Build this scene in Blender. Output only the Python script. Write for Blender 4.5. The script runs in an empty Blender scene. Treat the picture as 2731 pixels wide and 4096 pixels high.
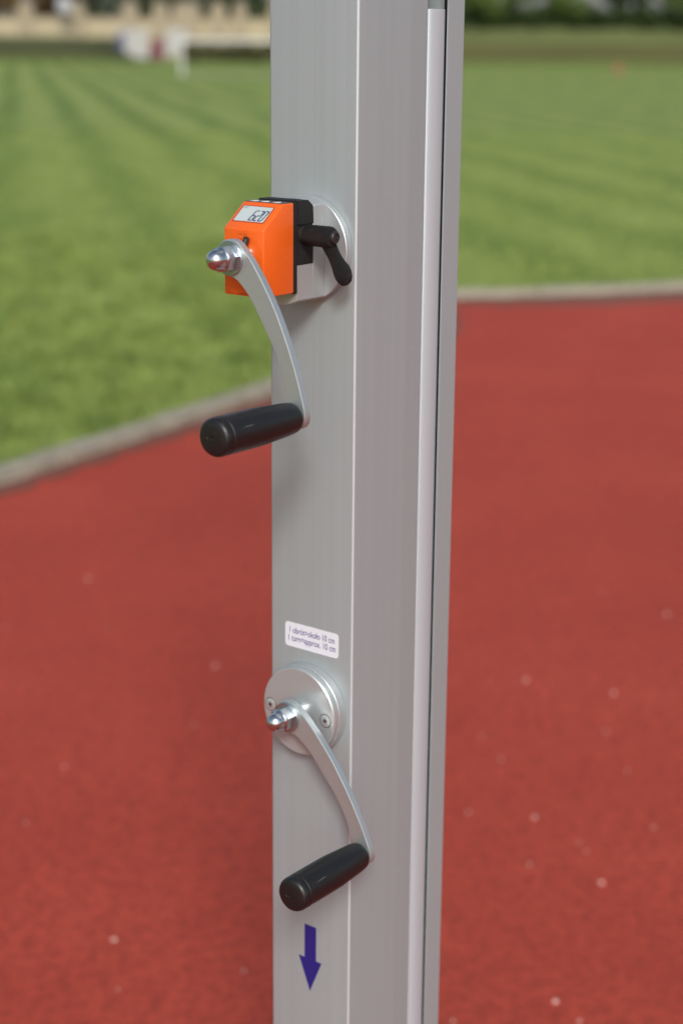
import bpy, bmesh, math, random
from mathutils import Vector, Matrix
from math import sin, cos, pi, radians

random.seed(7)
scene = bpy.context.scene
C = scene.collection

# ------------------------------------------------------------------ camera
cam_data = bpy.data.cameras.new('camera')
cam_data.sensor_fit = 'VERTICAL'
cam_data.sensor_height = 36.0
cam_data.lens = 59.85
cam_data.clip_start = 0.05
cam_data.clip_end = 1500
cam_data.dof.use_dof = True
cam_data.dof.focus_distance = 1.20
cam_data.dof.aperture_fstop = 4.9
camera = bpy.data.objects.new('camera', cam_data)
C.objects.link(camera)
PITCH, ROLL, CAM_H = radians(15.522), radians(0.4759), 1.3
_f = Vector((0, cos(PITCH), -sin(PITCH)))
_r = Vector((1, 0, 0))
_u = _r.cross(_f)
_r2 = _r * cos(ROLL) + _u * sin(ROLL)
_u2 = -_r * sin(ROLL) + _u * cos(ROLL)
camera.matrix_world = Matrix(((_r2.x, _u2.x, -_f.x, 0), (_r2.y, _u2.y, -_f.y, 0), (_r2.z, _u2.z, -_f.z, CAM_H), (0, 0, 0, 1)))
scene.camera = camera

# ------------------------------------------------------------------ sky, sun, exposure
SUN_EL, SUN_AZ = radians(35), radians(176.5)
world = bpy.data.worlds.new('World')
scene.world = world
world.use_nodes = True
wn, wl = world.node_tree.nodes, world.node_tree.links
wn.clear()
sky = wn.new('ShaderNodeTexSky')
sky.sky_type = 'NISHITA'
sky.sun_disc = False
sky.sun_elevation = SUN_EL
sky.sun_rotation = SUN_AZ
sky.air_density = 1.0
sky.dust_density = 3.0
bw = wn.new('ShaderNodeRGBToBW')
mixc = wn.new('ShaderNodeMix'); mixc.data_type = 'RGBA'; mixc.inputs[0].default_value = 0.35
bgn = wn.new('ShaderNodeBackground'); bgn.inputs[1].default_value = 0.15
wout = wn.new('ShaderNodeOutputWorld')
wl.new(sky.outputs[0], bw.inputs[0]); wl.new(sky.outputs[0], mixc.inputs[6]); wl.new(bw.outputs[0], mixc.inputs[7])
wl.new(mixc.outputs[2], bgn.inputs[0]); wl.new(bgn.outputs[0], wout.inputs[0])

sun_data = bpy.data.lights.new('sun', 'SUN')
sun_data.energy = 2.6
sun_data.angle = radians(13)
sun_data.color = (1.0, 0.975, 0.94)
sun = bpy.data.objects.new('sun', sun_data)
C.objects.link(sun)
_d = Vector((sin(SUN_AZ) * cos(SUN_EL), cos(SUN_AZ) * cos(SUN_EL), sin(SUN_EL)))
sun.rotation_euler = _d.to_track_quat('Z', 'Y').to_euler()
sun.location = (0, -3, 6)

vs = scene.view_settings
vs.view_transform = 'Standard'; vs.look = 'None'; vs.exposure = 0.05; vs.gamma = 1.0; vs.use_curve_mapping = False
scene.render.engine = 'CYCLES'
scene.cycles.use_denoising = True
scene.cycles.max_bounces = 6

# ------------------------------------------------------------------ materials
def srgb(r, g, b):
    f = lambda c: (c / 255 / 12.92) if c / 255 <= 0.04045 else ((c / 255 + 0.055) / 1.055) ** 2.4
    return (f(r), f(g), f(b), 1)

class Mat:
    def __init__(s, name):
        s.m = bpy.data.materials.new(name); s.m.use_nodes = True
        s.n, s.l = s.m.node_tree.nodes, s.m.node_tree.links
        s.b = s.n['Principled BSDF']
    def set(s, **k):
        for a, v in k.items():
            s.b.inputs[a.replace('_', ' ')].default_value = v
        return s
    def node(s, t, **k):
        nd = s.n.new(t)
        for a, v in k.items(): setattr(nd, a, v)
        return nd
    def coord(s, scale=(1, 1, 1), out='Object', rot=(0, 0, 0)):
        tc = s.node('ShaderNodeTexCoord'); mp = s.node('ShaderNodeMapping')
        mp.inputs['Scale'].default_value = scale; mp.inputs['Rotation'].default_value = rot
        s.l.new(tc.outputs[out], mp.inputs[0]); return mp.outputs[0]
    def noise(s, scale, detail=4, vec=None, rough=0.55):
        nd = s.node('ShaderNodeTexNoise')
        nd.inputs['Scale'].default_value = scale; nd.inputs['Detail'].default_value = detail
        nd.inputs['Roughness'].default_value = rough
        if vec: s.l.new(vec, nd.inputs['Vector'])
        return nd.outputs[0]
    def ramp(s, val, stops):
        r = s.node('ShaderNodeValToRGB')
        e = r.color_ramp.elements
        while len(e) < len(stops): e.new(0.5)
        for i, (p, c) in enumerate(stops):
            e[i].position = p; e[i].color = c if len(c) == 4 else (*c, 1)
        s.l.new(val, r.inputs[0]); return r.outputs[0]
    def mix(s, fac, a, b, mode='MIX'):
        m = s.node('ShaderNodeMix', data_type='RGBA', blend_type=mode)
        for sock, v in ((m.inputs[0], fac), (m.inputs[6], a), (m.inputs[7], b)):
            if hasattr(v, 'is_output'): s.l.new(v, sock)
            else: sock.default_value = v
        return m.outputs[2]
    def math(s, op, a, b=None):
        m = s.node('ShaderNodeMath', operation=op)
        for sock, v in ((m.inputs[0], a), (m.inputs[1], b)):
            if v is None: continue
            if hasattr(v, 'is_output'): s.l.new(v, sock)
            else: sock.default_value = v
        return m.outputs[0]
    def maprange(s, v, a, b, lo, hi):
        m = s.node('ShaderNodeMapRange')
        s.l.new(v, m.inputs[0])
        for i, x in enumerate((a, b, lo, hi)): m.inputs[1 + i].default_value = x
        return m.outputs[0]
    def to(s, sock, out): s.l.new(out, s.b.inputs[sock]); return s
    def bump(s, h, strength, dist=0.001):
        b = s.node('ShaderNodeBump'); b.inputs['Strength'].default_value = strength; b.inputs['Distance'].default_value = dist
        s.l.new(h, b.inputs['Height']); s.l.new(b.outputs[0], s.b.inputs['Normal']); return s

def g(v): return (v, v, v, 1)

def aluminium(name, base, rough, streak=0.06, metallic=0.85):
    m = Mat(name).set(Metallic=metallic)
    fine = m.noise(1, 3, m.coord((900, 900, 0.6)))
    broad = m.noise(1, 2, m.coord((130, 130, 0.25)))
    grime = m.noise(9, 5)
    speck = m.noise(2500, 1)
    s1 = m.math('ADD', m.math('MULTIPLY', fine, 0.6), m.math('MULTIPLY', broad, 0.4))
    lo = tuple(c * (1 - streak) for c in base[:3]) + (1,); hi = tuple(min(1, c * (1 + streak)) for c in base[:3]) + (1,)
    col = m.ramp(s1, [(0.35, lo), (0.65, hi)])
    col = m.mix(m.maprange(grime, 0.35, 0.75, 0, 0.10), col, (base[0] * .8, base[1] * .78, base[2] * .74, 1))
    dots = m.noise(160, 2); col = m.mix(m.maprange(dots, .76, .80, 0, .5), col, (.10, .095, .085, 1))
    scr = m.noise(1, 2, m.coord((45, 45, 900), rot=(.1, .25, 0))); col = m.mix(m.maprange(scr, .74, .80, 0, .25), col, (.7, .72, .73, 1))
    m.to('Base Color', col)
    m.to('Roughness', m.maprange(s1, 0.3, 0.7, rough - 0.05, rough + 0.06))
    hgt = m.math('ADD', m.math('MULTIPLY', fine, 0.7), m.math('MULTIPLY', speck, 0.3))
    m.bump(hgt, 0.08, 0.0004)
    return m.m

M = {}
M['alu'] = aluminium('anodised_aluminium', (0.31, 0.35, 0.366), 0.44, .035, .27)
M['alu_strip'] = aluminium('strip_aluminium', (0.45, 0.505, 0.545), 0.5, 0.02, .3)
M['alu_turned'] = Mat('turned_aluminium').set(Metallic=0.85, Roughness=0.42, Base_Color=(0.74, 0.73, 0.71, 1)).m
def turned(name, base, rough, metallic=.55):
    m = Mat(name).set(Metallic=metallic)
    # faint tool marks and wear
    n1 = m.noise(60, 5); n2 = m.noise(1200, 2)
    m.to('Base Color', m.mix(m.maprange(n1, .35, .7, 0, .5), base, tuple(c * .86 for c in base[:3]) + (1,)))
    m.to('Roughness', m.maprange(n1, .3, .7, rough - .06, rough + .08))
    m.bump(n2, .06, .0003)
    return m.m
M['alu_turned'] = turned('turned_aluminium', (.44, .478, .49, 1), .36)
M['zinc'] = turned('zinc_plated_steel', (.50, .53, .54, 1), .38)
def galv(name):
    m = Mat(name).set(Metallic=0.75)
    n1 = m.noise(900, 3); n2 = m.noise(70, 4)
    c = m.ramp(n1, [(.35, (.36, .41, .42)), (.6, (.50, .555, .565)), (.72, (.70, .75, .76))])
    c = m.mix(m.maprange(n2, .55, .72, 0, .35), c, (.36, .37, .36, 1))
    m.to('Base Color', c); m.to('Roughness', m.maprange(n2, .3, .7, .36, .5)); m.bump(n1, .15, .0002)
    return m.m
M['galv'] = galv('galvanised_steel')
M['chrome'] = turned('bright_steel', (.72, .75, .78, 1), .1, 1.0)
def plastic(name, col, rough, tex=0.0, scale=1500, spec=0.5, var=.15, scuff=0):
    m = Mat(name).set(Roughness=rough)
    m.b.inputs['Specular IOR Level'].default_value = spec
    n = m.noise(scale, 2); n2 = m.noise(45, 4)
    m.to('Base Color', m.mix(m.maprange(n2, .35, .7, 0, var), col, tuple(min(1, c * 1.35 + .004) for c in col[:3]) + (1,)))
    m.to('Roughness', m.maprange(n2, .3, .7, rough - .05, rough + .07))
    if scuff:
        sc = m.noise(1, 3, m.coord((260, 70, 420), rot=(.3, .2, .5))); sp = m.noise(700, 2)
        base = m.b.inputs['Base Color'].links[0].from_socket
        c2 = m.mix(m.maprange(sc, .66, .74, 0, scuff), base, (.16, .155, .15, 1))
        c2 = m.mix(m.maprange(sp, .72, .78, 0, scuff), c2, (.28, .27, .25, 1))
        m.to('Base Color', c2)
        r2 = m.maprange(sc, .55, .74, rough, rough + .25); m.to('Roughness', r2)
    if tex: m.bump(n, tex, .0006)
    return m.m
M['orange'] = plastic('orange_plastic', (.66, .104, .010, 1), .3, .03, 1800, .45, .06)
M['black_rough'] = plastic('textured_black_plastic', (.008, .008, .0085, 1), .5, .9, 1100, .25, .15, .25)
M['black_grip'] = plastic('black_grip_plastic', (.006, .006, .0065, 1), .4, .05, 900, .45, .35, .5)
M['black_steel'] = turned('blackened_steel', (.05, .05, .05, 1), .35)
M['screen'] = plastic('screen_glass', (.40, .46, .46, 1), .15, 0, 100, .5, .05)
M['segment'] = plastic('screen_segment', srgb(44, 48, 88), .3)
M['keypad'] = plastic('keypad_foil', srgb(58, 62, 70), .4)
M['key_mark'] = plastic('white_print', srgb(228, 228, 226), .5)
M['sticker'] = plastic('white_sticker', (.60, .635, .69, 1), .4, 0, 100, .5, .05)
M['ink'] = plastic('violet_ink', srgb(46, 40, 118), .5)
M['arrow_blue'] = plastic('blue_foil', srgb(28, 28, 108), .4)
M['washer'] = turned('washer_zinc', (.40, .45, .48, 1), .24, .9)
M['nut'] = turned('nut_zinc', (.56, .60, .64, 1), .2, 1.0)
M['recess'] = turned('recess_shade', (.06, .065, .07, 1), .4)  # shade of the screw recesses put into a dark colour
M['cavity'] = plastic('cavity_shade', (.012, .012, .012, 1), .6)  # near-black colour stands in for shade inside slots and sockets

# ------------------------------------------------------------------ mesh helpers
def link(name, me, mat, parent=None):
    o = bpy.data.objects.new(name, me); C.objects.link(o)
    if mat: me.materials.clear(); me.materials.append(mat)
    if parent: o.parent = parent
    return o
def finish(name, bm, mat, parent=None, smooth=None):
    bmesh.ops.recalc_face_normals(bm, faces=bm.faces[:])
    me = bpy.data.meshes.new(name); bm.to_mesh(me); bm.free()
    o = link(name, me, mat, parent)
    if smooth is not None:
        for p in me.polygons: p.use_smooth = True
        me.set_sharp_from_angle(angle=radians(smooth))
    return o
def scale_mm(bm): bmesh.ops.scale(bm, vec=(.001, .001, .001), verts=bm.verts[:])
def bevel(bm, w, seg=2, angle=25, keep=None):
    ed = [e for e in bm.edges if len(e.link_faces) == 2 and e.calc_face_angle(0) > radians(angle) and (keep is None or keep(e))]
    bmesh.ops.bevel(bm, geom=ed, offset=w, offset_type='OFFSET', segments=seg, profile=.5, affect='EDGES', clamp_overlap=True)
def prism(outline, a, b, axis='y'):
    """extrude a 2-D outline: axis y -> outline is (x,z); x -> (y,z); z -> (x,y)"""
    bm = bmesh.new()
    def P(u, v, w):
        return {'y': (u, w, v), 'x': (w, u, v), 'z': (u, v, w)}[axis]
    lo = [bm.verts.new(P(u, v, a)) for u, v in outline]; hi = [bm.verts.new(P(u, v, b)) for u, v in outline]
    n = len(outline)
    bm.faces.new(lo); bm.faces.new(hi[::-1])
    for i in range(n): bm.faces.new((lo[i], lo[(i + 1) % n], hi[(i + 1) % n], hi[i]))
    bmesh.ops.recalc_face_normals(bm, faces=bm.faces[:])
    return bm
def lathe(profile, axis='y', seg=48, center=(0, 0, 0)):
    """profile: list of (radius, along)"""
    bm = bmesh.new(); rings = []
    def P(r, w, t):
        a, b = r * cos(t), r * sin(t)
        p = {'y': (a, w, b), 'x': (w, a, b), 'z': (a, b, w)}[axis]
        return (p[0] + center[0], p[1] + center[1], p[2] + center[2])
    for r, w in profile:
        if r < 1e-9: rings.append([bm.verts.new(P(0, w, 0))])
        else: rings.append([bm.verts.new(P(r, w, 2 * pi * i / seg)) for i in range(seg)])
    for A, B in zip(rings, rings[1:]):
        for i in range(seg):
            j = (i + 1) % seg
            if len(A) == 1 and len(B) == 1: continue
            if len(A) == 1: bm.faces.new((A[0], B[i], B[j]))
            elif len(B) == 1: bm.faces.new((A[i], A[j], B[0]))
            else: bm.faces.new((A[i], A[j], B[j], B[i]))
    if len(rings[0]) > 1: bm.faces.new(rings[0])
    if len(rings[-1]) > 1: bm.faces.new(rings[-1][::-1])
    bmesh.ops.recalc_face_normals(bm, faces=bm.faces[:])
    return bm
def box(x0, x1, y0, y1, z0, z1):
    return prism([(x0, z0), (x1, z0), (x1, z1), (x0, z1)], y0, y1, 'y')
def rrect(x0, x1, z0, z1, r, n=6):
    out = []
    for cx, cz, a0 in ((x1 - r, z1 - r, 0), (x0 + r, z1 - r, 90), (x0 + r, z0 + r, 180), (x1 - r, z0 + r, 270)):
        for i in range(n + 1):
            t = radians(a0 + 90 * i / n); out.append((cx + r * cos(t), cz + r * sin(t)))
    return out
def catmull(pts, n=5):
    out = []
    for i in range(len(pts) - 1):
        p0 = pts[max(i - 1, 0)]; p1 = pts[i]; p2 = pts[i + 1]; p3 = pts[min(i + 2, len(pts) - 1)]
        for k in range(n):
            t = k / n
            out.append(tuple(.5 * (2 * b + (c - a) * t + (2 * a - 5 * b + 4 * c - d) * t * t + (3 * b - a - 3 * c + d) * t ** 3) for a, b, c, d in zip(p0, p1, p2, p3)))
    out.append(tuple(pts[-1])); return out
def join_into(bm, other):
    me = bpy.data.meshes.new('tmp'); other.to_mesh(me); other.free(); bm.from_mesh(me); bpy.data.meshes.remove(me)
def text_mesh(txt, width, height=None, weight=0.0):
    cu = bpy.data.curves.new('txt', 'FONT'); cu.body = txt; cu.resolution_u = 3; cu.offset = weight
    ob = bpy.data.objects.new('txt', cu); C.objects.link(ob)
    dg = bpy.context.evaluated_depsgraph_get()
    me = bpy.data.meshes.new_from_object(ob.evaluated_get(dg))
    bpy.data.objects.remove(ob); bpy.data.curves.remove(cu)
    xs = [v.co.x for v in me.vertices]; x0, x1 = min(xs), max(xs)
    s = width / (x1 - x0); sy = s if height is None else height / (max(v.co.y for v in me.vertices))
    bm = bmesh.new(); bm.from_mesh(me); bpy.data.meshes.remove(me)
    for v in bm.verts: v.co = Vector(((v.co.x - x0) * s, v.co.y * sy, 0))
    return bm

def tag(o, label, cat=None, group=None, kind=None):
    if label: o['label'] = label
    if cat: o['category'] = cat
    if group: o['group'] = group
    if kind: o['kind'] = kind
    return o

# ------------------------------------------------------------------ setting: ground, track, kerb, bank
def grass_material():
    m = Mat('mown_grass').set(Roughness=.85)
    m.b.inputs['Specular IOR Level'].default_value = .2
    pos = m.coord((1, 1, 1))
    rot = m.coord((1, 1, 1), rot=(0, 0, radians(-10.6)))
    sep = m.node('ShaderNodeSeparateXYZ'); m.l.new(rot, sep.inputs[0])
    wob = m.noise(.35, 3, pos)
    across = m.math('ADD', sep.outputs[0], m.math('MULTIPLY', wob, .9))
    st = m.math('SINE', m.math('MULTIPLY', across, 2 * pi / 1.08))
    n_big = m.noise(.16, 3, pos); n_mid = m.noise(1.1, 4, pos); n_fine = m.noise(14, 4, pos)
    base = m.ramp(n_mid, [(.3, (.155, .225, .045)), (.5, (.21, .275, .066)), (.72, (.275, .325, .09))])
    base = m.mix(m.maprange(n_big, .4, .65, 0, .55), base, (.25, .29, .08, 1))
    base = m.mix(m.math('MULTIPLY', m.maprange(st, -.3, .9, 0, 1), m.maprange(n_big, .3, .6, .4, .9)), base, (.075, .14, .02, 1))
    base = m.mix(m.maprange(n_fine, .35, .7, 0, .45), base, (.15, .20, .05, 1))
    m.to('Base Color', base); m.bump(n_fine, .6, .02)
    return m.m
M['grass'] = grass_material()
def track_material():
    m = Mat('red_track_rubber').set(Roughness=.75)
    m.b.inputs['Specular IOR Level'].default_value = .12
    pos = m.coord()
    n1 = m.noise(1.7, 5, pos, .6); n2 = m.noise(62, 6, pos, .7)
    vo = m.node('ShaderNodeTexVoronoi'); vo.inputs['Scale'].default_value = 420; m.l.new(pos, vo.inputs['Vector'])
    c = m.ramp(n1, [(.3, (.43, .064, .040)), (.5, (.47, .071, .044)), (.72, (.52, .082, .052))])
    c = m.mix(m.maprange(n2, .42, .62, 0, .75), c, (.26, .042, .030, 1))
    m.to('Base Color', c)
    h = m.math('ADD', vo.outputs[0], m.math('MULTIPLY', n2, .5)); m.bump(h, .7, .004)
    return m.m
M['track'] = track_material()

bm = bmesh.new()
for x, y in ((-500, -300), (500, -300), (500, 700), (-500, 700)): bm.verts.new((x, y, 0))
bm.faces.new(bm.verts[:])
tag(finish('ground', bm, M['grass']), None, kind='structure')

A0, A1 = Vector((-1.02, 4.91)), Vector((-.28, 6.24))
dA = (A1 - A0).normalized()
kerb_line = [A0 - dA * 12, A0, A1, Vector((.33, 7.34)), Vector((.50, 8.82)), Vector((.61, 8.85)), Vector((.99, 8.90)), Vector((1.33, 8.99)), Vector((1.82, 9.17)),
             Vector((2.6, 9.55)), Vector((3.7, 10.2)), Vector((5.2, 11.4)), Vector((7.5, 13.6)), Vector((10.5, 17.2))]
bm = bmesh.new()
poly = [tuple(p) for p in kerb_line] + [(40, 17.2), (40, -30), (-20, -30)]
f = bm.faces.new([bm.verts.new((x, y, .004)) for x, y in poly]); bmesh.ops.triangulate(bm, faces=[f])
tag(finish('running_track', bm, M['track']), None, kind='structure')

def concrete(name, a, b, moss):
    m = Mat(name).set(Roughness=.85)
    n1 = m.noise(18, 6); n2 = m.noise(4, 4); n3 = m.noise(160, 3)
    c = m.ramp(n1, [(.3, a), (.7, b)])
    c = m.mix(m.maprange(n2, .5, .68, 0, .6), c, moss)
    m.to('Base Color', c); m.bump(m.math('ADD', n1, n3), .5, .004)
    return m.m
M['kerb'] = concrete('kerb_concrete', (.235, .215, .17, 1), (.41, .375, .30, 1), (.10, .10, .065, 1))
kerb = bpy.data.objects.new('kerb', None); C.objects.link(kerb); tag(kerb, None, kind='structure')
# resample the kerb line into stones
seg_pts = []
acc = [(0, kerb_line[0])]
for a, b in zip(kerb_line, kerb_line[1:]): acc.append((acc[-1][0] + (b - a).length, b))
total = acc[-1][0]
def along(s):
    for (s0, p0), (s1, p1) in zip(acc, acc[1:]):
        if s <= s1: return p0 + (p1 - p0) * ((s - s0) / (s1 - s0))
    return acc[-1][1]
stone_me = []
rk = random.Random(3)
for v in range(4):
    b_ = box(-.5, .5, 0, 1, 0, 1)
    bmesh.ops.subdivide_edges(b_, edges=[e for e in b_.edges if abs(e.verts[0].co.x - e.verts[1].co.x) > .5], cuts=4)
    for vv in b_.verts:
        vv.co.y = vv.co.y * .075 + rk.uniform(-.003, .003); vv.co.z = vv.co.z * .052 - .004 + rk.uniform(-.002, .003) * (vv.co.z > .5)
    bevel(b_, .006, 2, 40)
    bmesh.ops.recalc_face_normals(b_, faces=b_.faces[:])
    me = bpy.data.meshes.new('kerb_stone'); b_.to_mesh(me); b_.free(); me.materials.append(M['kerb']); stone_me.append(me)
s, k = 0.0, 0
L = .56
while s + L < total:
    a, b = along(s + .007), along(s + L - .007)
    o = bpy.data.objects.new('kerb_stone', stone_me[k % 4]); C.objects.link(o); o.parent = kerb
    mid = (a + b) / 2; d = b - a
    o.location = (mid.x, mid.y, rk.uniform(-.003, .003)); o.rotation_euler = (0, 0, math.atan2(d.y, d.x) + rk.uniform(-.006, .006)); o.scale = (d.length, 1, 1)
    s += L; k += 1

# dirt washed up along the foot of the kerb
M['dirt'] = concrete('track_dirt', (.10, .045, .030, 1), (.24, .07, .045, 1), (.08, .055, .035, 1))
bm = bmesh.new(); rd = random.Random(9); prev = None; n_ = int(total / .07)
for i in range(n_):
    p = along(i * .07); q = along(min(total, i * .07 + .05)); d = (q - p).normalized() if (q - p).length > 1e-6 else dA
    nrm = Vector((d.y, -d.x))
    w_ = .05 + .07 * max(0, sin(i * .21) + sin(i * .083 + 1)) + rd.uniform(0, .05) + (.16 if p.x > .5 else 0)
    a_ = bm.verts.new((p.x - nrm.x * .01, p.y - nrm.y * .01, .010)); b_ = bm.verts.new((p.x + nrm.x * w_, p.y + nrm.y * w_, .0065))
    if prev: bm.faces.new((prev[0], a_, b_, prev[1]))
    prev = (a_, b_)
tag(finish('dirt_strip', bm, M['dirt']), None, kind='structure')

# pale chips set out on the track
M['track_speck'] = plastic('pale_speck', (.62, .40, .35, 1), .4)
spots = [(495, 1530), (203, 1328), (1530, 1411), (1207, 1562), (1408, 1592), (1227, 1877), (1380, 2027), (1275, 2300), (262, 2158), (445, 1665), (1328, 1935), (1345, 1955),
         (258, 1160), (1150, 1745), (1105, 1690), (1500, 1900), (1075, 1865), (150, 1760), (1215, 1985), (1330, 2345), (1000 + 40, 2345), (1440, 1770), (1160, 1100), (1385, 1362), (1390, 1680), (60, 1890), (560, 2230), (12, 1440)]
def unproject(px, py, z=0.006):
    d = _f + _r2 * ((px - 784) / 3910.33) - _u2 * ((py - 1176) / 3910.33)
    t = (z - CAM_H) / d.z
    return Vector((0, 0, CAM_H)) + d * t
bm = bmesh.new(); rc = random.Random(5)
def track_speck(bm, p, r):
    mt = Matrix.Translation(p) @ Matrix.Rotation(rc.uniform(0, 6), 4, 'Z') @ Matrix.Diagonal((r, r * rc.uniform(.6, 1), r * .55, 1))
    bmesh.ops.create_icosphere(bm, subdivisions=1, radius=1, matrix=mt)
for i, (px, py) in enumerate(spots):
    track_speck(bm, unproject(px, py), .0050 if i < 9 else .0030)
for i in range(60):
    track_speck(bm, Vector((rc.uniform(-4, 5), rc.uniform(1.5, 7), .006)), rc.uniform(.001, .0028))
bm_pts = [v for v in bm.verts]
tag(finish('track_specks', bm, M['track_speck']), 'small pale chips scattered over the red track', 'specks', kind='stuff')

# near grass blades
M['blade'] = None
def blade_material():
    m = Mat('grass_blade').set(Roughness=.6)
    m.b.inputs['Specular IOR Level'].default_value = .25
    pos = m.coord()
    n = m.noise(4.2, 5, pos, .65); n2 = m.noise(40, 2, pos)
    c = m.ramp(n, [(.32, (.065, .12, .02)), (.5, (.16, .235, .048)), (.68, (.27, .33, .09))])
    c = m.mix(m.maprange(n2, .45, .7, 0, .5), c, (.26, .27, .10, 1))
    m.to('Base Color', c)
    m.b.inputs['Subsurface Weight'].default_value = 0
    return m.m
M['blade'] = blade_material()
rg = random.Random(11)
def kerb_side(x, y):
    # true on the grass side of the kerb
    for a, b in zip(kerb_line, kerb_line[1:]):
        lo, hi = min(a.y, b.y), max(a.y, b.y)
    # ray cast against the track polygon
    inside = False; n = len(poly)
    for i in range(n):
        x1, y1 = poly[i]; x2, y2 = poly[(i + 1) % n]
        if (y1 > y) != (y2 > y) and x < (x2 - x1) * (y - y1) / (y2 - y1) + x1: inside = not inside
    return not inside
verts, faces = [], []
clumps = [(rg.uniform(-6, 6), rg.uniform(4, 20), rg.uniform(.05, .35)) for _ in range(400)]
def blade(x, y, h):
    a = rg.uniform(0, 2 * pi); w = rg.uniform(.002, .0045); lx, ly = rg.gauss(0, .4) * h, rg.gauss(0, .4) * h
    i = len(verts)
    verts.extend([(x - w * cos(a), y - w * sin(a), -.002), (x + w * cos(a), y + w * sin(a), -.002), (x + lx * .4 + w * .6 * cos(a), y + ly * .4 + w * .6 * sin(a), h * .6), (x + lx * .4 - w * .6 * cos(a), y + ly * .4 - w * .6 * sin(a), h * .6), (x + lx, y + ly, h)])
    faces.extend([(i, i + 1, i + 2, i + 3), (i + 3, i + 2, i + 4)])
cnt = 0
while cnt < 110000:
    y = 3.2 + 22 * rg.random() ** 2.1
    x = rg.uniform(-.34, .34) * y + rg.uniform(-.6, .4)
    # keep off the kerb
    if not kerb_side(x, y) or not kerb_side(x + .09, y - .05): continue
    h = rg.uniform(.018, .042)
    for cx_, cy_, r_ in clumps[:60]:
        pass
    blade(x, y, h * (1.5 if (sin(x * 3.1 + 1.3) * sin(y * 2.3) > .45) else 1)); cnt += 1
for i in range(5200):      # taller fringe hanging over the back of the kerb
    s_ = rg.uniform(4, total); p = along(s_); q = along(min(total, s_ + .03)); d = (q - p)
    if d.length < 1e-6: continue
    d.normalize(); o_ = rg.uniform(.045, .13)
    blade(p.x - d.y * o_, p.y + d.x * o_, rg.uniform(.05, .085))
for i in range(420):       # tufts
    y = 4.3 + 7 * rg.random(); x = -.02 * y - rg.random() * .30 * y + rg.uniform(-.2, .5)
    if not kerb_side(x + .12, y - .07): continue
    r_ = rg.uniform(.03, .09)
    for k in range(int(20 + r_ * 400)): blade(x + rg.gauss(0, r_ * .5), y + rg.gauss(0, r_ * .5), rg.uniform(.04, .085))
me = bpy.data.meshes.new('grass_blades'); me.from_pydata(verts, [], faces)
tag(link('grass_blades', me, M['blade']), 'short green grass growing behind the concrete kerb', 'grass', kind='stuff')

# ------------------------------------------------------------------ background: bank, wall, trees, goal, boards
def bank_material(name, low, top):
    m = Mat(name).set(Roughness=.95)
    m.b.inputs['Specular IOR Level'].default_value = .1
    n1 = m.noise(.7, 5); n2 = m.noise(5, 4)
    tc = m.node('ShaderNodeTexCoord'); sep = m.node('ShaderNodeSeparateXYZ'); m.l.new(tc.outputs['Object'], sep.inputs[0])
    h = m.math('ADD', sep.outputs[2], m.math('MULTIPLY', n1, .7))
    c = m.ramp(m.maprange(h, .5, 2.2, 0, 1), [(0, (.09, .12, .035)), (.12, low), (.45, low), (.62, top), (1, top)])
    c = m.mix(m.maprange(n2, .35, .7, 0, .6), c, (.035, .04, .016, 1))
    m.to('Base Color', c); m.bump(n2, 1, .15)
    return m.m
M['bank_l'] = bank_material('weedy_bank_soil', (.072, .078, .038, 1), (.10, .125, .042, 1))
M['bank_r'] = bank_material('dry_bank_weeds', (.088, .088, .035, 1), (.125, .145, .052, 1))
def bank(name, x0, x1, ybase, height, mat, end_fade, seed):
    rb = random.Random(seed); nx = int((x1 - x0) / .6); bm = bmesh.new(); rows = []
    prof = [(0, 0), (.5, .25), (1.2, .55), (2.2, .82), (3.4, .97), (6, 1.0), (40, 1.0)]
    for j, (dy, hz) in enumerate(prof):
        row = []
        for i in range(nx + 1):
            x = x0 + (x1 - x0) * i / nx
            e = 1.0
            if end_fade[0]: e = min(e, (x - x0) / end_fade[0])
            if end_fade[1]: e = min(e, (x1 - x) / end_fade[1])
            e = max(0, min(1, e)); e = e * e * (3 - 2 * e)
            row.append(bm.verts.new((x, ybase + dy + rb.uniform(-.15, .15) + (x * x) * .0006, height * hz * e + (rb.uniform(-.12, .12) * (0 < j < 6)) * e - .01)))
        rows.append(row)
    for a, b in zip(rows, rows[1:]):
        for i in range(nx): bm.faces.new((a[i], a[i + 1], b[i + 1], b[i]))
    tag(finish(name, bm, mat, None, 60), None, kind='structure')
bank('earth_bank', -75, -11.0, 93, 1.25, M['bank_l'], (0, 3.5), 1)
bank('earth_bank', 3.5, 80, 96, 1.95, M['bank_r'], (3, 0), 2)

def leaf_material(name, a, b):
    m = Mat(name).set(Roughness=.6)
    m.b.inputs['Specular IOR Level'].default_value = .2
    oi = m.node('ShaderNodeObjectInfo')
    n = m.noise(1.3, 3); c = m.ramp(n, [(.35, a), (.65, b)])
    m.to('Base Color', c)
    return m.m
M['leaf_dark'] = leaf_material('dark_leaves', (.020, .036, .010), (.045, .070, .018))  # shade among the trees put into a dark leaf colour
M['leaf_green'] = leaf_material('green_leaves', (.055, .095, .018), (.12, .175, .035))
M['leaf_brown'] = leaf_material('brown_leaves', (.10, .055, .016), (.17, .11, .03))
M['leaf_hedge'] = leaf_material('hedge_leaves', (.035, .045, .014), (.085, .08, .03))
M['bark'] = concrete('bark', (.045, .035, .025, 1), (.10, .08, .06, 1), (.05, .06, .03, 1))

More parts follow.
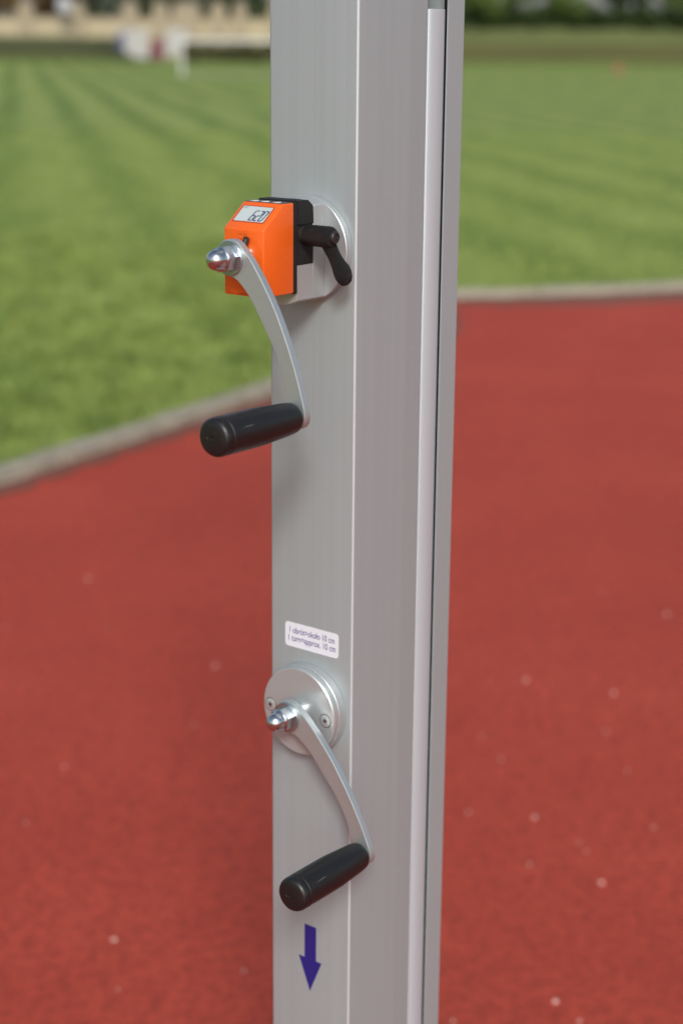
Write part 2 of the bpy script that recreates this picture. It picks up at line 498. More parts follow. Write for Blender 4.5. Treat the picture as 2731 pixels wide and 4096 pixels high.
def tube(bm, pts, radii, seg=7):
    rings = []
    for i, (p, r) in enumerate(zip(pts, radii)):
        p = Vector(p); q = Vector(pts[min(i + 1, len(pts) - 1)]); o = Vector(pts[max(i - 1, 0)])
        d = (q - o).normalized(); u = d.orthogonal().normalized(); v = d.cross(u)
        rings.append([bm.verts.new(p + (u * cos(2 * pi * k / seg) + v * sin(2 * pi * k / seg)) * r) for k in range(seg)])
    for a, b in zip(rings, rings[1:]):
        for k in range(seg): bm.faces.new((a[k], a[(k + 1) % seg], b[(k + 1) % seg], b[k]))
    bm.faces.new(rings[0]); bm.faces.new(rings[-1][::-1])
def tree(name, label, cat, x, y, z, height, low, rad, n, size, mat, seed, group):
    rt = random.Random(seed)
    root = bpy.data.objects.new(name, None); C.objects.link(root); root.location = (x, y, z); tag(root, label, cat, group)
    bm = bmesh.new()
    lean = rt.uniform(-.3, .3)
    tube(bm, [(0, 0, -.1), (lean * .3, 0, height * .25), (lean * .6, .1, height * .5), (lean, .1, height * .85)], [.03 * height, .024 * height, .016 * height, .004 * height])
    tr = finish('trunk', bm, M['bark'], root, 60)
    ends = []
    for k in range(7):
        a = rt.uniform(0, 2 * pi); h0 = height * rt.uniform(.15, .6); L_ = rad * rt.uniform(.5, .85)
        bm = bmesh.new(); e = (cos(a) * L_, sin(a) * L_, h0 + height * rt.uniform(.08, .25))
        tube(bm, [(lean * h0 / height, 0, h0), (e[0] * .5, e[1] * .5, h0 + (e[2] - h0) * .6), e], [.012 * height, .008 * height, .003 * height], 5)
        finish('limb', bm, M['bark'], root, 60); ends.append(e)
    blobs = []
    for k in range(16):
        a = rt.uniform(0, 2 * pi); hz = rt.random(); rr = rad * (1 - .55 * abs(hz - .35) ** 1.2) * rt.uniform(.25, .8)
        blobs.append((cos(a) * rr, sin(a) * rr, low + (height - low) * hz, rad * rt.uniform(.28, .5)))
    blobs += [(e[0], e[1], max(low + .3, e[2]), rad * .4) for e in ends]
    V, F_ = [], []
    for k in range(n):
        bx_, by_, bz_, br = blobs[rt.randrange(len(blobs))]
        d = Vector((rt.gauss(0, 1), rt.gauss(0, 1), rt.gauss(0, 1))).normalized() * br * rt.random() ** .4
        p = Vector((bx_, by_, bz_)) + d
        if p.z < low * .6: p.z = low * .6 + rt.random() * .4
        u = Vector((rt.gauss(0, 1), rt.gauss(0, 1), rt.gauss(0, .6))).normalized(); v = u.orthogonal().normalized()
        v = Matrix.Rotation(rt.uniform(0, 2 * pi), 3, u) @ v
        s_ = size * rt.uniform(.6, 1.3); i = len(V)
        V.extend([tuple(p - u * s_), tuple(p + v * s_ * .5), tuple(p + u * s_), tuple(p - v * s_ * .5)]); F_.append((i, i + 1, i + 2, i + 3))
    me = bpy.data.meshes.new('crown'); me.from_pydata(V, [], F_)
    link('crown', me, mat, root)
    return root
places_l = [(-30, 'leaf_dark'), (-25.5, 'leaf_brown'), (-20.8, 'leaf_brown'), (-17.5, 'leaf_dark'), (-14, 'leaf_dark'), (-10.8, 'leaf_dark'), (-7.5, 'leaf_dark'), (-4, 'leaf_dark'), (-.5, 'leaf_dark'), (3, 'leaf_dark')]
lab_l = ['dark tree at the far left edge behind the cream wall', 'rusty brown tree at the left edge behind the cream wall', 'smaller rusty brown tree behind the leftmost wall pillar',
         'dark tree behind the grey round sign', 'dark tree behind the second wall pillar from the left', 'dark tree behind the broad middle wall pillar', 'dark tree behind the pillars nearest the metal post', 'dark tree behind the left edge of the metal post',
         'dark tree hidden mostly by the metal post', 'dark tree behind the right part of the metal post']
for i, (x, mk) in enumerate(places_l):
    tree('broadleaf_tree', lab_l[i], 'tree', x, 122 + (i % 3) * 2.5, 0, 9 + (i % 4) * .8, .9, 3.0, 2600, .30, M[mk], 30 + i, 'trees behind the cream wall')
places_r = [(8.0, 'leaf_green'), (11.0, 'leaf_green'), (14.0, 'leaf_green'), (18.8, 'leaf_dark'), (21.6, 'leaf_green'), (28, 'leaf_green'), (32, 'leaf_dark')]
lab_r = ['green tree on the bank just right of the metal post', 'bright green tree on the bank, second right of the metal post', 'green tree on the bank just left of the sky gap', 'dark tree on the bank just right of the sky gap', 'green tree on the bank near the right picture edge', 'green tree on the bank past the right picture edge', 'dark tree on the bank far past the right edge']
for i, (x, mk) in enumerate(places_r):
    tree('broadleaf_tree', lab_r[i], 'tree', x, 113 + (i % 2) * 2, 1.9, 8 + (i % 3), 1.2, 2.4, 2600, .28, M[mk], 60 + i, 'trees on the right bank')

def bush(name, label, cat, x, y, z, rx, h, n, size, mat, seed, group):
    rt = random.Random(seed)
    root = bpy.data.objects.new(name, None); C.objects.link(root); root.location = (x, y, z); tag(root, label, cat, group)
    bm = bmesh.new()
    for k in range(5):
        a = rt.uniform(0, 2 * pi)
        tube(bm, [(0, 0, -.05), (cos(a) * rx * .4, sin(a) * .4, h * .4), (cos(a) * rx * .6, sin(a) * .6, h * .8)], [.05, .03, .01], 5)
    finish('stem', bm, M['bark'], root)
    V, F_ = [], []
    for k in range(n):
        a = rt.uniform(0, 2 * pi); r = rt.random() ** .5
        hz = h * (rt.random() ** .8) * (1 - .4 * r * r) * (1 + .2 * sin(a * 3 + seed))
        p = Vector((cos(a) * rx * r, sin(a) * .9 * r, hz))
        u = Vector((rt.gauss(0, 1), rt.gauss(0, 1), rt.gauss(0, .7))).normalized(); v = Matrix.Rotation(rt.uniform(0, 6.3), 3, u) @ u.orthogonal().normalized()
        s_ = size * rt.uniform(.6, 1.3); i = len(V)
        V.extend([tuple(p - u * s_), tuple(p + v * s_ * .5), tuple(p + u * s_), tuple(p - v * s_ * .5)]); F_.append((i, i + 1, i + 2, i + 3))
    me = bpy.data.meshes.new('foliage'); me.from_pydata(V, [], F_); link('foliage', me, mat, root)
# hedge behind the goal, between the boards and the post
for i in range(7):
    bush('hedge_bush', ['brown green hedge bush right of the white boards', 'hedge bush behind the left end of the goal', 'hedge bush behind the middle of the goal', 'hedge bush behind the goal beside the metal post',
                        'hedge bush behind the left edge of the metal post', 'hedge bush hidden mostly behind the metal post', 'hedge bush behind the right part of the metal post'][i], 'hedge', -8.0 + i * 1.75, 97 + (i % 2) * .5, 0, 1.15, 1.15, 700, .13, M['leaf_hedge'], 90 + i, 'low hedge behind the goal')
# dark shrubs added to stand for the shade under the right trees
for i in range(11):
    bush('shrub', ['shrub just right of the metal post under the trees', 'second shrub right of the metal post under the trees', 'third shrub right of the metal post under the trees', 'fourth shrub right of the metal post under the trees',
                   'shrub below the left side of the sky gap', 'shrub right below the sky gap', 'shrub below the dark tree right of the sky gap', 'shrub below the gap between the dark tree and the right edge', 'shrub near the right picture edge under the trees', 'shrub at the right picture edge under the trees', 'shrub past the right picture edge under the trees'][i],
         'shrub', 6.8 + i * 1.75, 112 + (i % 3) * .6, 1.9, 1.3, 1.5, 1000, .2, M['leaf_dark'], 120 + i, 'dark shrubs added for the shade under the right trees')

# cream wall with pillars
M['cream'] = concrete('cream_render', (.31, .265, .17, 1), (.41, .355, .235, 1), (.26, .225, .145, 1))
M['cream_cap'] = concrete('pillar_cap_stone', (.20, .17, .125, 1), (.27, .23, .17, 1), (.17, .15, .11, 1))
M['pillar'] = concrete('pillar_render', (.25, .21, .145, 1), (.33, .28, .19, 1), (.2, .17, .12, 1))
wall = bpy.data.objects.new('boundary_wall', None); C.objects.link(wall); wall.location = (-14, 112, 0)
tag(wall, 'long cream masonry boundary wall with raised pillars behind the field', 'wall')
def wpart(name, x0, x1, y0, y1, z0, z1, mat, parent=wall, bev=.02):
    b_ = box(x0 + 14, x1 + 14, y0, y1, z0, z1); bevel(b_, bev, 1, 40); return finish(name, b_, mat, parent)
pil = [(-24.8, .9), (-20.2, .95), (-16.9, .9), (-13.6, 1.0), (-11.7, .9), (-10.05, 1.7), (-8.05, .95), (-6.65, .75), (-4.4, .9), (-2.0, .9), (.6, .9), (3.2, .9)]
edges_x = [-34] + [p for p, _ in pil] + [5.5]
for (a, b) in zip(edges_x, edges_x[1:]):
    wpart('wall_panel', a, b - .003, .1, .42, -.05, 2.42, M['cream'])
    wpart('coping', a, b - .003, .04, .48, 2.42, 2.54, M['cream_cap'])
for x, w in pil:
    p = wpart('pillar', x - w / 2, x + w / 2, -.12, .64, -.05, 3.2, M['pillar'])
    b_ = bmesh.new()
    x0, x1 = x - w / 2 - .08 + 14, x + w / 2 + .08 + 14
    b_.free(); b_ = box(x0, x1, -.2, .72, 3.2, 3.34)
    top = [b_.verts.new((x0 + .04, -.16, 3.34)), b_.verts.new((x1 - .04, -.16, 3.34)), b_.verts.new((x1 - .04, .68, 3.34)), b_.verts.new((x0 + .04, .68, 3.34)), b_.verts.new(((x0 + x1) / 2, .26, 3.58))]
    for i in range(4): b_.faces.new((top[i], top[(i + 1) % 4], top[4]))
    finish('cap', b_, M['cream_cap'], p)

# boards in front of the gap in the bank
M['board_white'] = concrete('white_board', (.32, .32, .31, 1), (.39, .39, .375, 1), (.29, .275, .27, 1))
M['board_blue'] = plastic('board_blue', srgb(48, 56, 92), .5)
M['board_maroon'] = plastic('board_maroon', srgb(96, 40, 58), .5)
M['paint_white'] = plastic('white_paint', (.5, .51, .5, 1), .4)
M['grey_paint'] = plastic('grey_paint', (.33, .35, .37, 1), .5)
M['grey_pole'] = plastic('galvanised_pole', (.18, .19, .2, 1), .5)
def board(x, y, w, z0, z1, mat, label, patch=None):
    root = bpy.data.objects.new('display_board', None); C.objects.link(root); root.location = (x, y, 0); tag(root, label, 'board', 'boards in front of the cream wall')
    b_ = box(-w / 2, w / 2, 0, .04, z0, z1); bevel(b_, .006, 1); finish('panel', b_, mat, root)
    for s_ in (-1, 1):
        b_ = box(s_ * w * .42 - .03, s_ * w * .42 + .03, .04, .1, -.05, z1 - .05); finish('post', b_, M['grey_pole'], root)
    if patch:
        b_ = box(*patch, -.012, -.002 + .0, z0 + (z1 - z0) * .25, z0 + (z1 - z0) * .85); finish('print', b_, M['board_blue'], root)
board(-12.05, 100, 1.75, .12, 1.75, M['board_white'], 'white board with a dark blue patch in front of the wall', (-.87, -.45))
board(-10.7, 100.6, .75, .1, 1.25, M['board_maroon'], 'narrow maroon board between the two white boards')
board(-9.55, 100, 1.25, .35, 1.8, M['board_white'], 'plain white board just left of the goal')

# small goal
goal = bpy.data.objects.new('football_goal', None); C.objects.link(goal); goal.location = (-5.75, 62, 0)
tag(goal, 'small white goal frame on the far side of the field left of the post', 'goal')
def bar(name, p, q, r, mat, parent):
    b_ = bmesh.new(); tube(b_, [p, q], [r, r], 10); return finish(name, b_, mat, parent, 40)
for x in (0, 3.6):
    bar('upright', (x, 0, -.02), (x, 0, 1.24), .06, M['paint_white'], goal)
    bar('rear_stay', (x, .02, 1.2), (x, .9, .02), .025, M['paint_white'], goal)
    bar('ground_bar', (x, .05, .03), (x, .9, .03), .02, M['paint_white'], goal)
bar('crossbar', (-.06, 0, 1.22), (3.66, 0, 1.22), .06, M['paint_white'], goal)
bar('rear_bar', (0, .9, .03), (3.6, .9, .03), .018, M['grey_pole'], goal)

# round sign
sg = bpy.data.objects.new('round_sign', None); C.objects.link(sg); sg.location = (-17.5, 110.5, 0); tag(sg, 'round grey sign on a thin dark pole in front of the cream wall', 'sign')
bar('pole', (0, .05, -.05), (0, .05, 3.3), .05, M['grey_pole'], sg)
b_ = lathe([(0, 0), (.44, 0), (.46, .01), (.46, .03), (.44, .04), (0, .04)], 'y', 32, (0, -.02, 3.2)); finish('sign_disc', b_, M['grey_paint'], sg, 40)

# red marker on the grass
M['red'] = plastic('red_plastic', (.24, .075, .05, 1), .5)
b_ = lathe([(0, 0), (.28, 0), (.28, .03), (.18, .05), (.16, .1), (.05, .44), (.03, .46), (0, .46)], 'z', 24)
tag(finish('marker_cone', b_, M['red'], None, 40), 'small red marker cone standing on the mown grass at right', 'cone').location = (11.55, 74.5, 0)

# ------------------------------------------------------------------ the metal upright (post-local frame: x right along front face, y inwards, z up; millimetres)
YAW = radians(-37.6865)
ORG = Vector((.0088, 1.2045, 0))
RZ = Matrix.Rotation(YAW, 4, 'Z')
def place(base_mm):
    return ORG + RZ @ (Vector(base_mm) * .001)
def root_at(name, base_mm, label, cat, group=None):
    o = bpy.data.objects.new(name, None); C.objects.link(o)
    o.location = place(base_mm); o.rotation_euler = (0, 0, YAW); tag(o, label, cat, group)
    o['_b'] = base_mm
    return o
BASE = {}
def mk(name, base, label, cat, group=None):
    o = bpy.data.objects.new(name, None); C.objects.link(o)
    o.location = place(base); o.rotation_euler = (0, 0, YAW); tag(o, label, cat, group); BASE[o] = Vector(base); return o
def part(name, bm, mat, root, smooth=35, base=None, parent=None):
    bmesh.ops.translate(bm, vec=-(BASE[root] if base is None else base), verts=bm.verts[:]); scale_mm(bm)
    return finish(name, bm, mat, parent or root, smooth)

post = mk('upright_post', (-40, 65, 0), 'tall silver aluminium post carrying two crank handles on its front face', 'post')
def arc(cx, cy, r, a0, a1, n=6):
    return [(cx + r * cos(radians(a0 + (a1 - a0) * i / n)), cy + r * sin(radians(a0 + (a1 - a0) * i / n))) for i in range(n + 1)]
SL0, SL1, SD = 84.6, 108.4, 24
outline = (arc(-77, 3, 3, 180, 270) + arc(-1.7, 1.7, 1.7, 270, 360) +
           [(0, 30), (0, 63.4), (-.4, 64.0), (-1.5, SL0 - .5), (-2.2, SL0), (-4, SL0 - 4), (-4, SL0 - 14), (-60, SL0 - 14), (-60, SL1 + 14), (-4, SL1 + 14), (-2.6, SL1 + 3), (-1.6, SL1), (-.4, SL1 + .1), (-.4, 128.6)] +
           arc(-1.9, 128.7, 1.5, 0, 90, 3) + arc(-77, 127.2, 3, 90, 180))
b_ = prism(outline, 12, 3100, 'z')
pf = part('profile', b_, M['alu'], post, 18)
pf.data.materials.append(aluminium('corner_highlight', (.47, .52, .545), .4, .03, .3))
for p_ in pf.data.polygons:      # front corner: its bright highlight line put into a paler colour
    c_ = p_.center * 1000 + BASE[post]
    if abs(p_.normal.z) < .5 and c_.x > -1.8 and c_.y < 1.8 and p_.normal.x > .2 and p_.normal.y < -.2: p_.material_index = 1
strip_out = [(-8, SL0 + .5), (-2.6, SL0 + .5)] + [(-2.2 + 2.0 * sin(pi * (i / 8)) ** .8, SL0 + .7 + (107.1 - SL0 - .7) * i / 8) for i in range(1, 8)] + [(-2.6, 107.3), (-8, 107.3)]
b_ = prism(strip_out, 12, 1321.5, 'z'); bevel(b_, .3, 1, 60); part('cover_strip', b_, M['alu_strip'], post, 40)
b_ = prism([(-4.3, SL1 + 11), (-4.3, SL1 + 13.6), (-30, SL1 + 13.6), (-30, SL0 - 13.6), (-4.3, SL0 - 13.6), (-4.3, SL0 - 11), (-27, SL0 - 11), (-27, SL1 + 11)], 14, 3095, 'z'); part('slot_shade_liner', b_, M['cavity'], post, None)  # dark liner added so the slot interior looks shaded
b_ = box(-16, -8, 105.5, 114, 14, 3095); part('inner_rail', b_, M['alu'], post)
b_ = prism(rrect(-150, 70, -60, 190, 10), 4.2, 12, 'z'); bevel(b_, 1, 1, 60); part('base_plate', b_, M['alu'], post)

# sticker and arrow
st = part('sticker', prism(rrect(-64.8, -12.9, 847.6, 867.3, 2.8), -.25, -.002, 'y'), M['sticker'], post)
st['label'] = 'white sticker with two lines of violet print'
def flat_text(txt, x0, width, z, ypos, mat, parent, height=None, weight=0.0, depth=None):
    t = text_mesh(txt, width, height, weight)
    for v in t.verts: v.co = Vector((x0 + v.co.x, ypos, z + v.co.y))
    if depth:
        r = bmesh.ops.extrude_face_region(t, geom=t.faces[:])
        bmesh.ops.translate(t, vec=(0, depth, 0), verts=[e for e in r['geom'] if isinstance(e, bmesh.types.BMVert)])
    return t
part('lettering', flat_text('1 obrót=około 10 cm', -60.4, 43.8, 858.9, -.3, M['ink'], st, 5.0, .007), M['ink'], post, None, parent=st)
part('lettering', flat_text('1 turn=approx. 10 cm', -61.5, 46.0, 852.4, -.3, M['ink'], st, 5.0, .007), M['ink'], post, None, parent=st)
ar = part('direction_arrow', prism([(-45, 613.8), (-33.2, 613.8), (-33.2, 583.8), (-27.6, 583.7), (-39.3, 555), (-50.9, 583.8), (-45, 583.8)], -.2, -.002, 'y'), M['arrow_blue'], post, None)
ar['label'] = 'dark blue arrow pointing down'

# ---- lower winch cover (screwed to the post)
AX = -41.0
winch = mk('winch_cover', (AX, 0, 802), 'round silver cover plate behind the lower crank, held by two screws', 'cover')
b_ = lathe([(0, -.05), (35.6, -.05), (36, -.5), (36, -7.6), (35.6, -8.1), (0, -8.1)], 'y', 96, (AX, 0, 802)); part('back_ring', b_, M['alu_turned'], winch, 30)
b_ = lathe([(0, -8.12), (34.4, -8.12), (34.9, -8.7), (34.9, -12.6), (34.0, -13.5), (0, -13.5)], 'y', 96, (AX, 0, 802)); part('front_plate', b_, M['alu_turned'], winch, 30)
for sx in (-27.6, 26.6):
    cx, cz = AX + sx, 801.3
    sc = part('screw', lathe([(0, -13.3), (4.9, -13.3), (4.9, -13.75), (4.5, -13.95), (0, -14.02)], 'y', 32, (cx, 0, cz)), M['zinc'], winch, 30)
    part('countersink', lathe([(4.8, -13.45), (5.5, -13.45), (5.5, -13.56), (4.8, -13.56)], 'y', 32, (cx, 0, cz)), M['recess'], winch, None, parent=sc)
    star = []
    for i in range(12):
        r = 2.9 if i % 2 == 0 else 1.1
        star.append((cx + r * cos(2 * pi * i / 12 + .2), cz + r * sin(2 * pi * i / 12 + .2)))
    part('drive_recess', prism(star, -14.06, -13.4, 'y'), M['recess'], winch, None, parent=sc)

# ---- crank (built once, copied for the lower shaft)
in_edge = [(1.0, -12.6), (7.1, -15.6), (15.1, -23.1), (20.8, -30.5), (27, -40.5), (32.3, -49), (37.8, -57.8), (42.7, -68), (46.6, -80.5), (48.4, -91)]
out_edge = [(65.4, -100), (63, -90.6), (58.4, -76), (52.4, -60), (46.4, -46.3), (39.9, -33), (33.1, -21.4), (25.5, -10.0), (17.6, .4), (11.2, 7.2)]
arm_out = arc(0, 0, 12.9, 38, 270, 26) + catmull(in_edge, 4)[1:] + arc(56.5, -102.5, 9, 172, 372, 16) + catmull(out_edge, 4)[1:]
upper = mk('crank_handle', (AX, -87, 1156), 'silver crank with black grip in front of the orange counter', 'crank', 'crank handles on the post')
Z0 = Vector((0, 0, 0))
b_ = prism(arm_out, 0, 6, 'y'); bevel(b_, .55, 2, 50); part('arm', b_, M['galv'], upper, 22, Z0)
b_ = lathe([(6.4, 0.02), (11.6, .02), (11.75, -.2), (11.75, -1.9), (11.4, -2.2), (6.4, -2.2)], 'y', 48); part('washer', b_, M['washer'], upper, 30, Z0)
hexo = [(9.5 * cos(radians(60 * i + 12)), 9.5 * sin(radians(60 * i + 12))) for i in range(6)]
nb = prism(hexo, -2.2, -10.2, 'y'); bevel(nb, .5, 2, 50)
nut = part('dome_nut', nb, M['nut'], upper, 15, Z0)
dome = lathe([(7.9, -10.0), (7.9, -10.5), (7.3, -11.2), (7.1, -14.2)] + [(7.1 * cos(radians(t)), -14.2 - 7.1 * sin(radians(t))) for t in range(8, 90, 8)] + [(0, -21.3)], 'y', 40)
part('dome', dome, M['nut'], upper, 40, Z0, parent=nut)
part('shaft_bush', lathe([(0, 5.9), (8.8, 5.9), (8.8, 14.2), (0, 14.2)], 'y', 40), M['chrome'], upper, 30, Z0)
GX, GZ = 56.5, -102.5
part('collar', lathe([(0, .3), (6.4, .3), (6.4, -3.4), (0, -3.4)], 'y', 32, (GX, 0, GZ)), M['zinc'], upper, 30, Z0)
gp = [(0, -2.2), (8.6, -2.2), (9.6, -2.6), (10.3, -3.6), (10.9, -6.5), (11.5, -14), (12.2, -24), (12.8, -34), (13.0, -44), (13.0, -60), (12.95, -74.6), (12.2, -75.1), (12.2, -75.8), (12.95, -76.3), (13.0, -78.2), (12.7, -80.2), (11.9, -81.8), (10.6, -82.6), (6, -83.0), (1.9, -83.1), (1.6, -82.3), (0, -82.0)]
grip = part('grip', lathe(gp, 'y', 56, (GX, 0, GZ)), M['black_grip'], upper, 40, Z0)
grip['label'] = 'black plastic grip'

def copy_tree(o, parent=None):
    c = o.copy(); C.objects.link(c)
    if parent: c.parent = parent
    for ch in [x for x in bpy.data.objects if x.parent == o]: copy_tree(ch, c)
    return c
lower = copy_tree(upper)
lower.location = place((AX, -27.0 + .5, 802)); lower.rotation_euler = (0, radians(-8.9), YAW)
lower['label'] = 'silver crank with black grip on the round cover below the white sticker'
# set screw only on the upper bush
scr = lathe([(0, 6), (2.2, 6)] + sum([[(2.2, 6.4 + .9 * i), (1.85, 6.8 + .9 * i)] for i in range(9)], []) + [(2.1, 14.6), (1.0, 14.8), (.9, 13.4), (0, 13.4)], 'z', 16)
bmesh.ops.rotate(scr, cent=(0, 0, 0), matrix=Matrix.Rotation(radians(24), 3, 'Y'), verts=scr.verts[:])
bmesh.ops.translate(scr, vec=(0, 10.2, 0), verts=scr.verts[:])
part('set_screw', scr, M['black_steel'], upper, 30, Z0)

# ---- flange and clamp bracket of the counter
flange = mk('counter_bracket', (AX, 0, 1155.5), 'round silver flange with milled clamp block behind the orange counter', 'bracket')
zc = 1155.5
b_ = lathe([(0, -.05), (36.9, -.05), (37.5, -.6), (37.5, -5.9), (37.0, -6.4), (0, -6.4)], 'y', 96, (AX, 0, zc)); part('flange_disc', b_, M['alu_turned'], flange, 30)
hw, R_ = 17.6, 37.0
th = math.degrees(math.asin(hw / R_))
full = [(AX + R_ * sin(radians(t)), zc + R_ * cos(radians(t))) for t in [th - 2 * th * i / 14 for i in range(15)]]
bott = [(AX + R_ * sin(radians(t)), zc - R_ * cos(radians(t))) for t in [-th + 2 * th * i / 14 for i in range(15)]]
b_ = prism(full + bott, -19.2, -6.42, 'y'); bevel(b_, .25, 1, 50); part('block', b_, M['alu_turned'], flange, 30)
lowpart = [(AX - hw, 1147.6)] + bott + [(AX + hw, 1147.6)]
b_ = prism(lowpart, -36.8, -19.22, 'y'); bevel(b_, .25, 1, 50); part('block', b_, M['alu_turned'], flange, 30)

# ---- orange counter
ind = mk('digital_counter', (AX, -40, 1148), 'orange digital position counter showing 620 on its slanted screen', 'counter')
XL, XR = AX - 17.9, AX + 17.8
prof = [(-73.2, 1129.6), (-73.2, 1174.6), (-52.4, 1191.0), (-40.6, 1191.0), (-40.6, 1128.4), (-72, 1128.4)]
prof = [(-73.2, 1128.6), (-73.2, 1174.6), (-52.4, 1191.0), (-40.6, 1191.0), (-40.6, 1128.6)]
b_ = prism(prof, XL, XR, 'x'); bevel(b_, 1.1, 3, 20); hous = part('housing', b_, M['orange'], ind, 40)
b_ = prism(rrect(XL - .3, XR + .3, 1128.0, 1191.2, 1.5), -40.9, -37.1, 'y'); bevel(b_, .4, 1, 50); part('back_plate', b_, M['black_rough'], ind, 40)
# clamp body in two halves with a slit
b_ = prism([(-37.12, 1175.5), (-37.12, 1192.2), (-25.3, 1192.2), (-19.6, 1188.0), (-19.25, 1175.5)], XL + .4, XR + .5, 'x'); bevel(b_, .6, 2, 25); part('clamp_body', b_, M['black_rough'], ind, 40)
b_ = prism([(-37.12, 1147.7), (-37.12, 1174.7), (-19.25, 1174.7), (-19.25, 1147.7)], XL + .4, XR + .2, 'x'); bevel(b_, .6, 2, 25); part('clamp_body', b_, M['black_rough'], ind, 40)
b_ = box(XL + 1.5, XR - 1.2, -36, -20, 1174.5, 1175.7); part('clamp_spacer', b_, M['cavity'], ind)
# keypad foil on top with white arrows
b_ = box(XL + 1.3, XR - 1.0, -52.0, -41.2, 1190.98, 1191.35); kp = part('keypad', b_, M['keypad'], ind)
for kx in (-10.6, -1.0, 9.6):
    c0 = AX + kx
    b_ = prism([(c0 - 2.6, -50.4), (c0 + 2.6, -50.4), (c0 + 2.2, -46.8), (c0, -44.4), (c0 - 2.2, -46.8)], 1191.36, 1191.5, 'z'); part('key_mark', b_, M['key_mark'], ind, None, parent=kp)
# slanted screen: frame coordinates (x, s) with s along the slope
P0 = Vector((0, -73.2, 1174.6)); P1 = Vector((0, -52.4, 1191.0)); SV = (P1 - P0).normalized(); NV = Vector((0, SV.z * -1, SV.y)); NV = Vector((0, -SV.z, SV.y))
SLEN = (P1 - P0).length
def slant(outl, h0, h1):
    b = prism(outl, h0, h1, 'y')
    for v in b.verts:
        x, h, s_ = v.co
        q = P0 + SV * s_ + NV * h; v.co = Vector((x, q.y, q.z))
    bmesh.ops.recalc_face_normals(b, faces=b.faces[:])
    return b
lx0, lx1, ls0, ls1 = AX - 14.2, AX + 12.4, 7.3, 22.0
frame = []
fr = part('screen_frame', slant(rrect(lx0 - 1.0, lx1 + 1.0, ls0 - .9, ls1 + .7, .8, 3), -.4, .08), plastic('screen_frame_orange', srgb(150, 48, 6), .4), ind, None)
scn = part('screen', slant(rrect(lx0, lx1, ls0, ls1, .4, 3), -.3, .16), M['screen'], ind, None)
SEG = {'a': (0, 1), 'b': 0}
def digit(ch, x0, s0, w, h, t):
    on = {'6': 'acdefg', '2': 'abged', '0': 'abcdef'}[ch]
    m_ = h / 2; gx = -t * .1
    hz = lambda s_: [(gx + t * .5, s_), (gx + t, s_ + t / 2), (w - gx - t, s_ + t / 2), (w - gx - t * .5, s_), (w - gx - t, s_ - t / 2), (gx + t, s_ - t / 2)]
    vt = lambda xx, sa, sb: [(xx, sa + gx), (xx + t / 2, sa + gx + t / 2), (xx + t / 2, sb - gx - t / 2), (xx, sb - gx), (xx - t / 2, sb - gx - t / 2), (xx - t / 2, sa + gx + t / 2)]
    segs = {'a': hz(h - t / 2), 'g': hz(m_), 'd': hz(t / 2), 'f': vt(t / 2, m_, h - t / 2), 'e': vt(t / 2, t / 2, m_), 'b': vt(w - t / 2, m_, h - t / 2), 'c': vt(w - t / 2, t / 2, m_)}
    for k_ in on:
        pts = [(x0 + px + (ps) * .2, s0 + ps) for px, ps in segs[k_]]
        part('segment', slant(pts, .165, .2), M['segment'], ind, None, parent=scn)
dh = 10.4
for ch, dx in (('6', -.9), ('2', 3.5), ('0', 7.7)):
    digit(ch, AX + dx - 1.6, ls0 + .75, 4.0, dh, 1.0)
for k_ in range(3):
    part('segment', slant([(lx0 + 1.0 + k_ * 1.3, ls1 - 2.2), (lx0 + 1.5 + k_ * 1.3, ls1 - 2.2), (lx0 + 1.7 + k_ * 1.3, ls1 - .8), (lx0 + 1.2 + k_ * 1.3, ls1 - .8)], .165, .19), M['segment'], ind, None, parent=scn)
# raised emblem on the front: square outline with two lines of lettering
em = part('emblem', prism(rrect(-47.4, -35.8, 1166.6, 1173.6, .3, 2), -73.32, -73.0, 'y'), M['orange'], ind, None)
part('lettering', flat_text('elesa', -45.8, 8.4, 1170.6, -73.33, M['orange'], None, 2.6, .01, -.18), M['orange'], ind, None, parent=em)
part('lettering', flat_text('GANTER', -45.8, 8.4, 1167.4, -73.33, M['orange'], None, 2.0, .01, -.18), M['orange'], ind, None, parent=em)
# battery cover seam near the foot of the front
M['seam'] = plastic('seam_orange', srgb(120, 36, 4), .6)
b_ = box(XL + 3.0, XL + 21, -73.26, -73.1, 1129.9, 1130.25); part('cover_seam', b_, M['seam'], ind)
b_ = box(XL + 5.0, XL + 5.4, -73.26, -73.1, 1130.25, 1131.3); part('cover_seam', b_, M['seam'], ind)

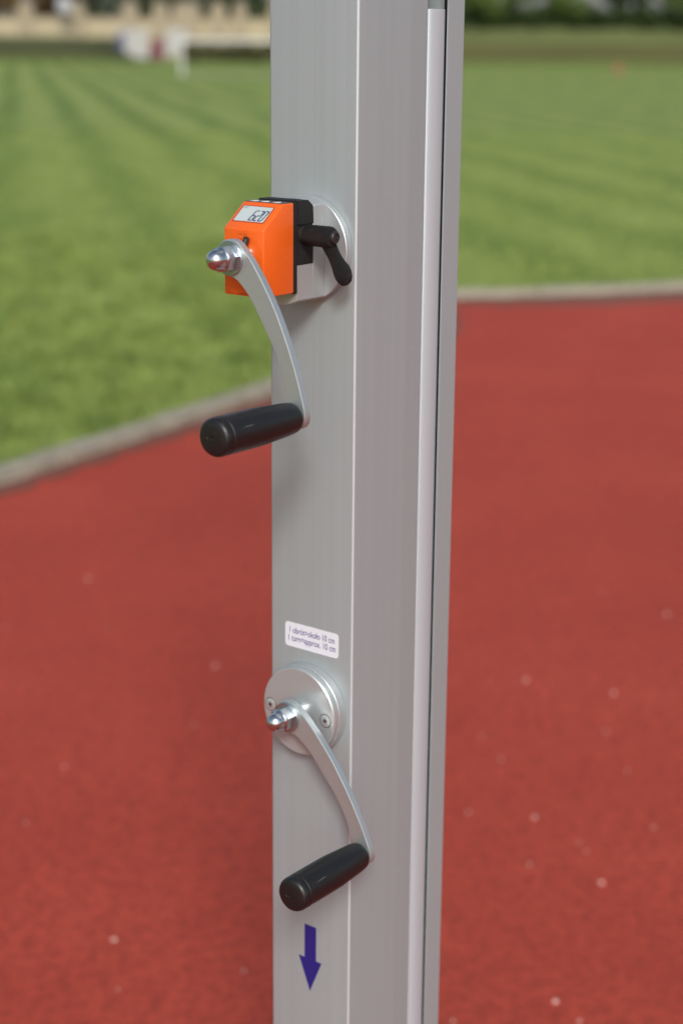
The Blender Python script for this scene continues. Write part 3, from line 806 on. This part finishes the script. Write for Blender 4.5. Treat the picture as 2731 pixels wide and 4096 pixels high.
# ---- clamp lever
lev = mk('clamp_lever', (AX + 18, -30.5, 1168.5), 'black clamping lever with socket screw on the side of the orange counter', 'lever')
hx = XR + .3
b_ = lathe([(0, hx), (6.2, hx), (6.4, hx + .3), (6.4, hx + 3.6), (0, hx + 3.6)], 'x', 40, (0, -30.5, 1168.5)); part('collar', b_, M['black_steel'], lev, 30)
b_ = lathe([(0, hx + 3.6), (7.2, hx + 3.6), (7.5, hx + 4.1), (7.4, hx + 12), (7.5, hx + 22), (7.2, hx + 24.5), (6.2, hx + 26.0), (4.9, hx + 26.4), (0, hx + 26.4)], 'x', 48, (0, -30.5, 1168.5)); part('hub', b_, M['black_rough'], lev, 45)
sx = hx + 26.3
b_ = lathe([(0, sx), (4.3, sx), (4.3, sx + 2.2), (3.8, sx + 2.7), (2.5, sx + 2.75), (2.3, sx + .9), (0, sx + .9)], 'x', 32, (0, -30.5, 1168.7)); sck = part('socket_screw', b_, M['black_steel'], lev, 30)
hexs = [(-30.5 + 2.35 * cos(pi / 3 * i), 1168.7 + 2.35 * sin(pi / 3 * i)) for i in range(6)]
part('hex_recess', prism(hexs, sx + 1.0, sx + 2.3, 'x'), M['cavity'], lev, None, parent=sck)
# arm: swept ellipse
pathL = [((hx + 19.5, -30.0, 1168.0), 5.6, 5.8), ((hx + 21.0, -28.0, 1162.0), 5.2, 5.2), ((hx + 23.2, -25.6, 1155.5), 4.3, 4.7), ((hx + 25.2, -23.4, 1149.5), 4.6, 5.6), ((hx + 26.4, -21.8, 1146.0), 5.2, 7.0), ((hx + 27.4, -20.6, 1142.4), 5.3, 7.4), ((hx + 28.2, -19.4, 1139.0), 4.7, 6.6), ((hx + 28.9, -18.4, 1136.2), 3.3, 4.8), ((hx + 29.2, -18.0, 1135.0), 1.2, 1.8)]
bm = bmesh.new(); rings = []
for i, (p, ra, rb_) in enumerate(pathL):
    p = Vector(p); a_ = Vector(pathL[max(i - 1, 0)][0]); c_ = Vector(pathL[min(i + 1, len(pathL) - 1)][0]); d = (c_ - a_).normalized()
    u = Vector((1, 0, 0)); u = (u - d * u.dot(d)).normalized(); v = d.cross(u)
    rings.append([bm.verts.new(p + u * (ra * cos(2 * pi * k / 20)) + v * (rb_ * sin(2 * pi * k / 20))) for k in range(20)])
for a, b in zip(rings, rings[1:]):
    for k in range(20): bm.faces.new((a[k], a[(k + 1) % 20], b[(k + 1) % 20], b[k]))
bm.faces.new(rings[0]); bm.faces.new(rings[-1][::-1])
part('lever_arm', bm, M['black_rough'], lev, 60)
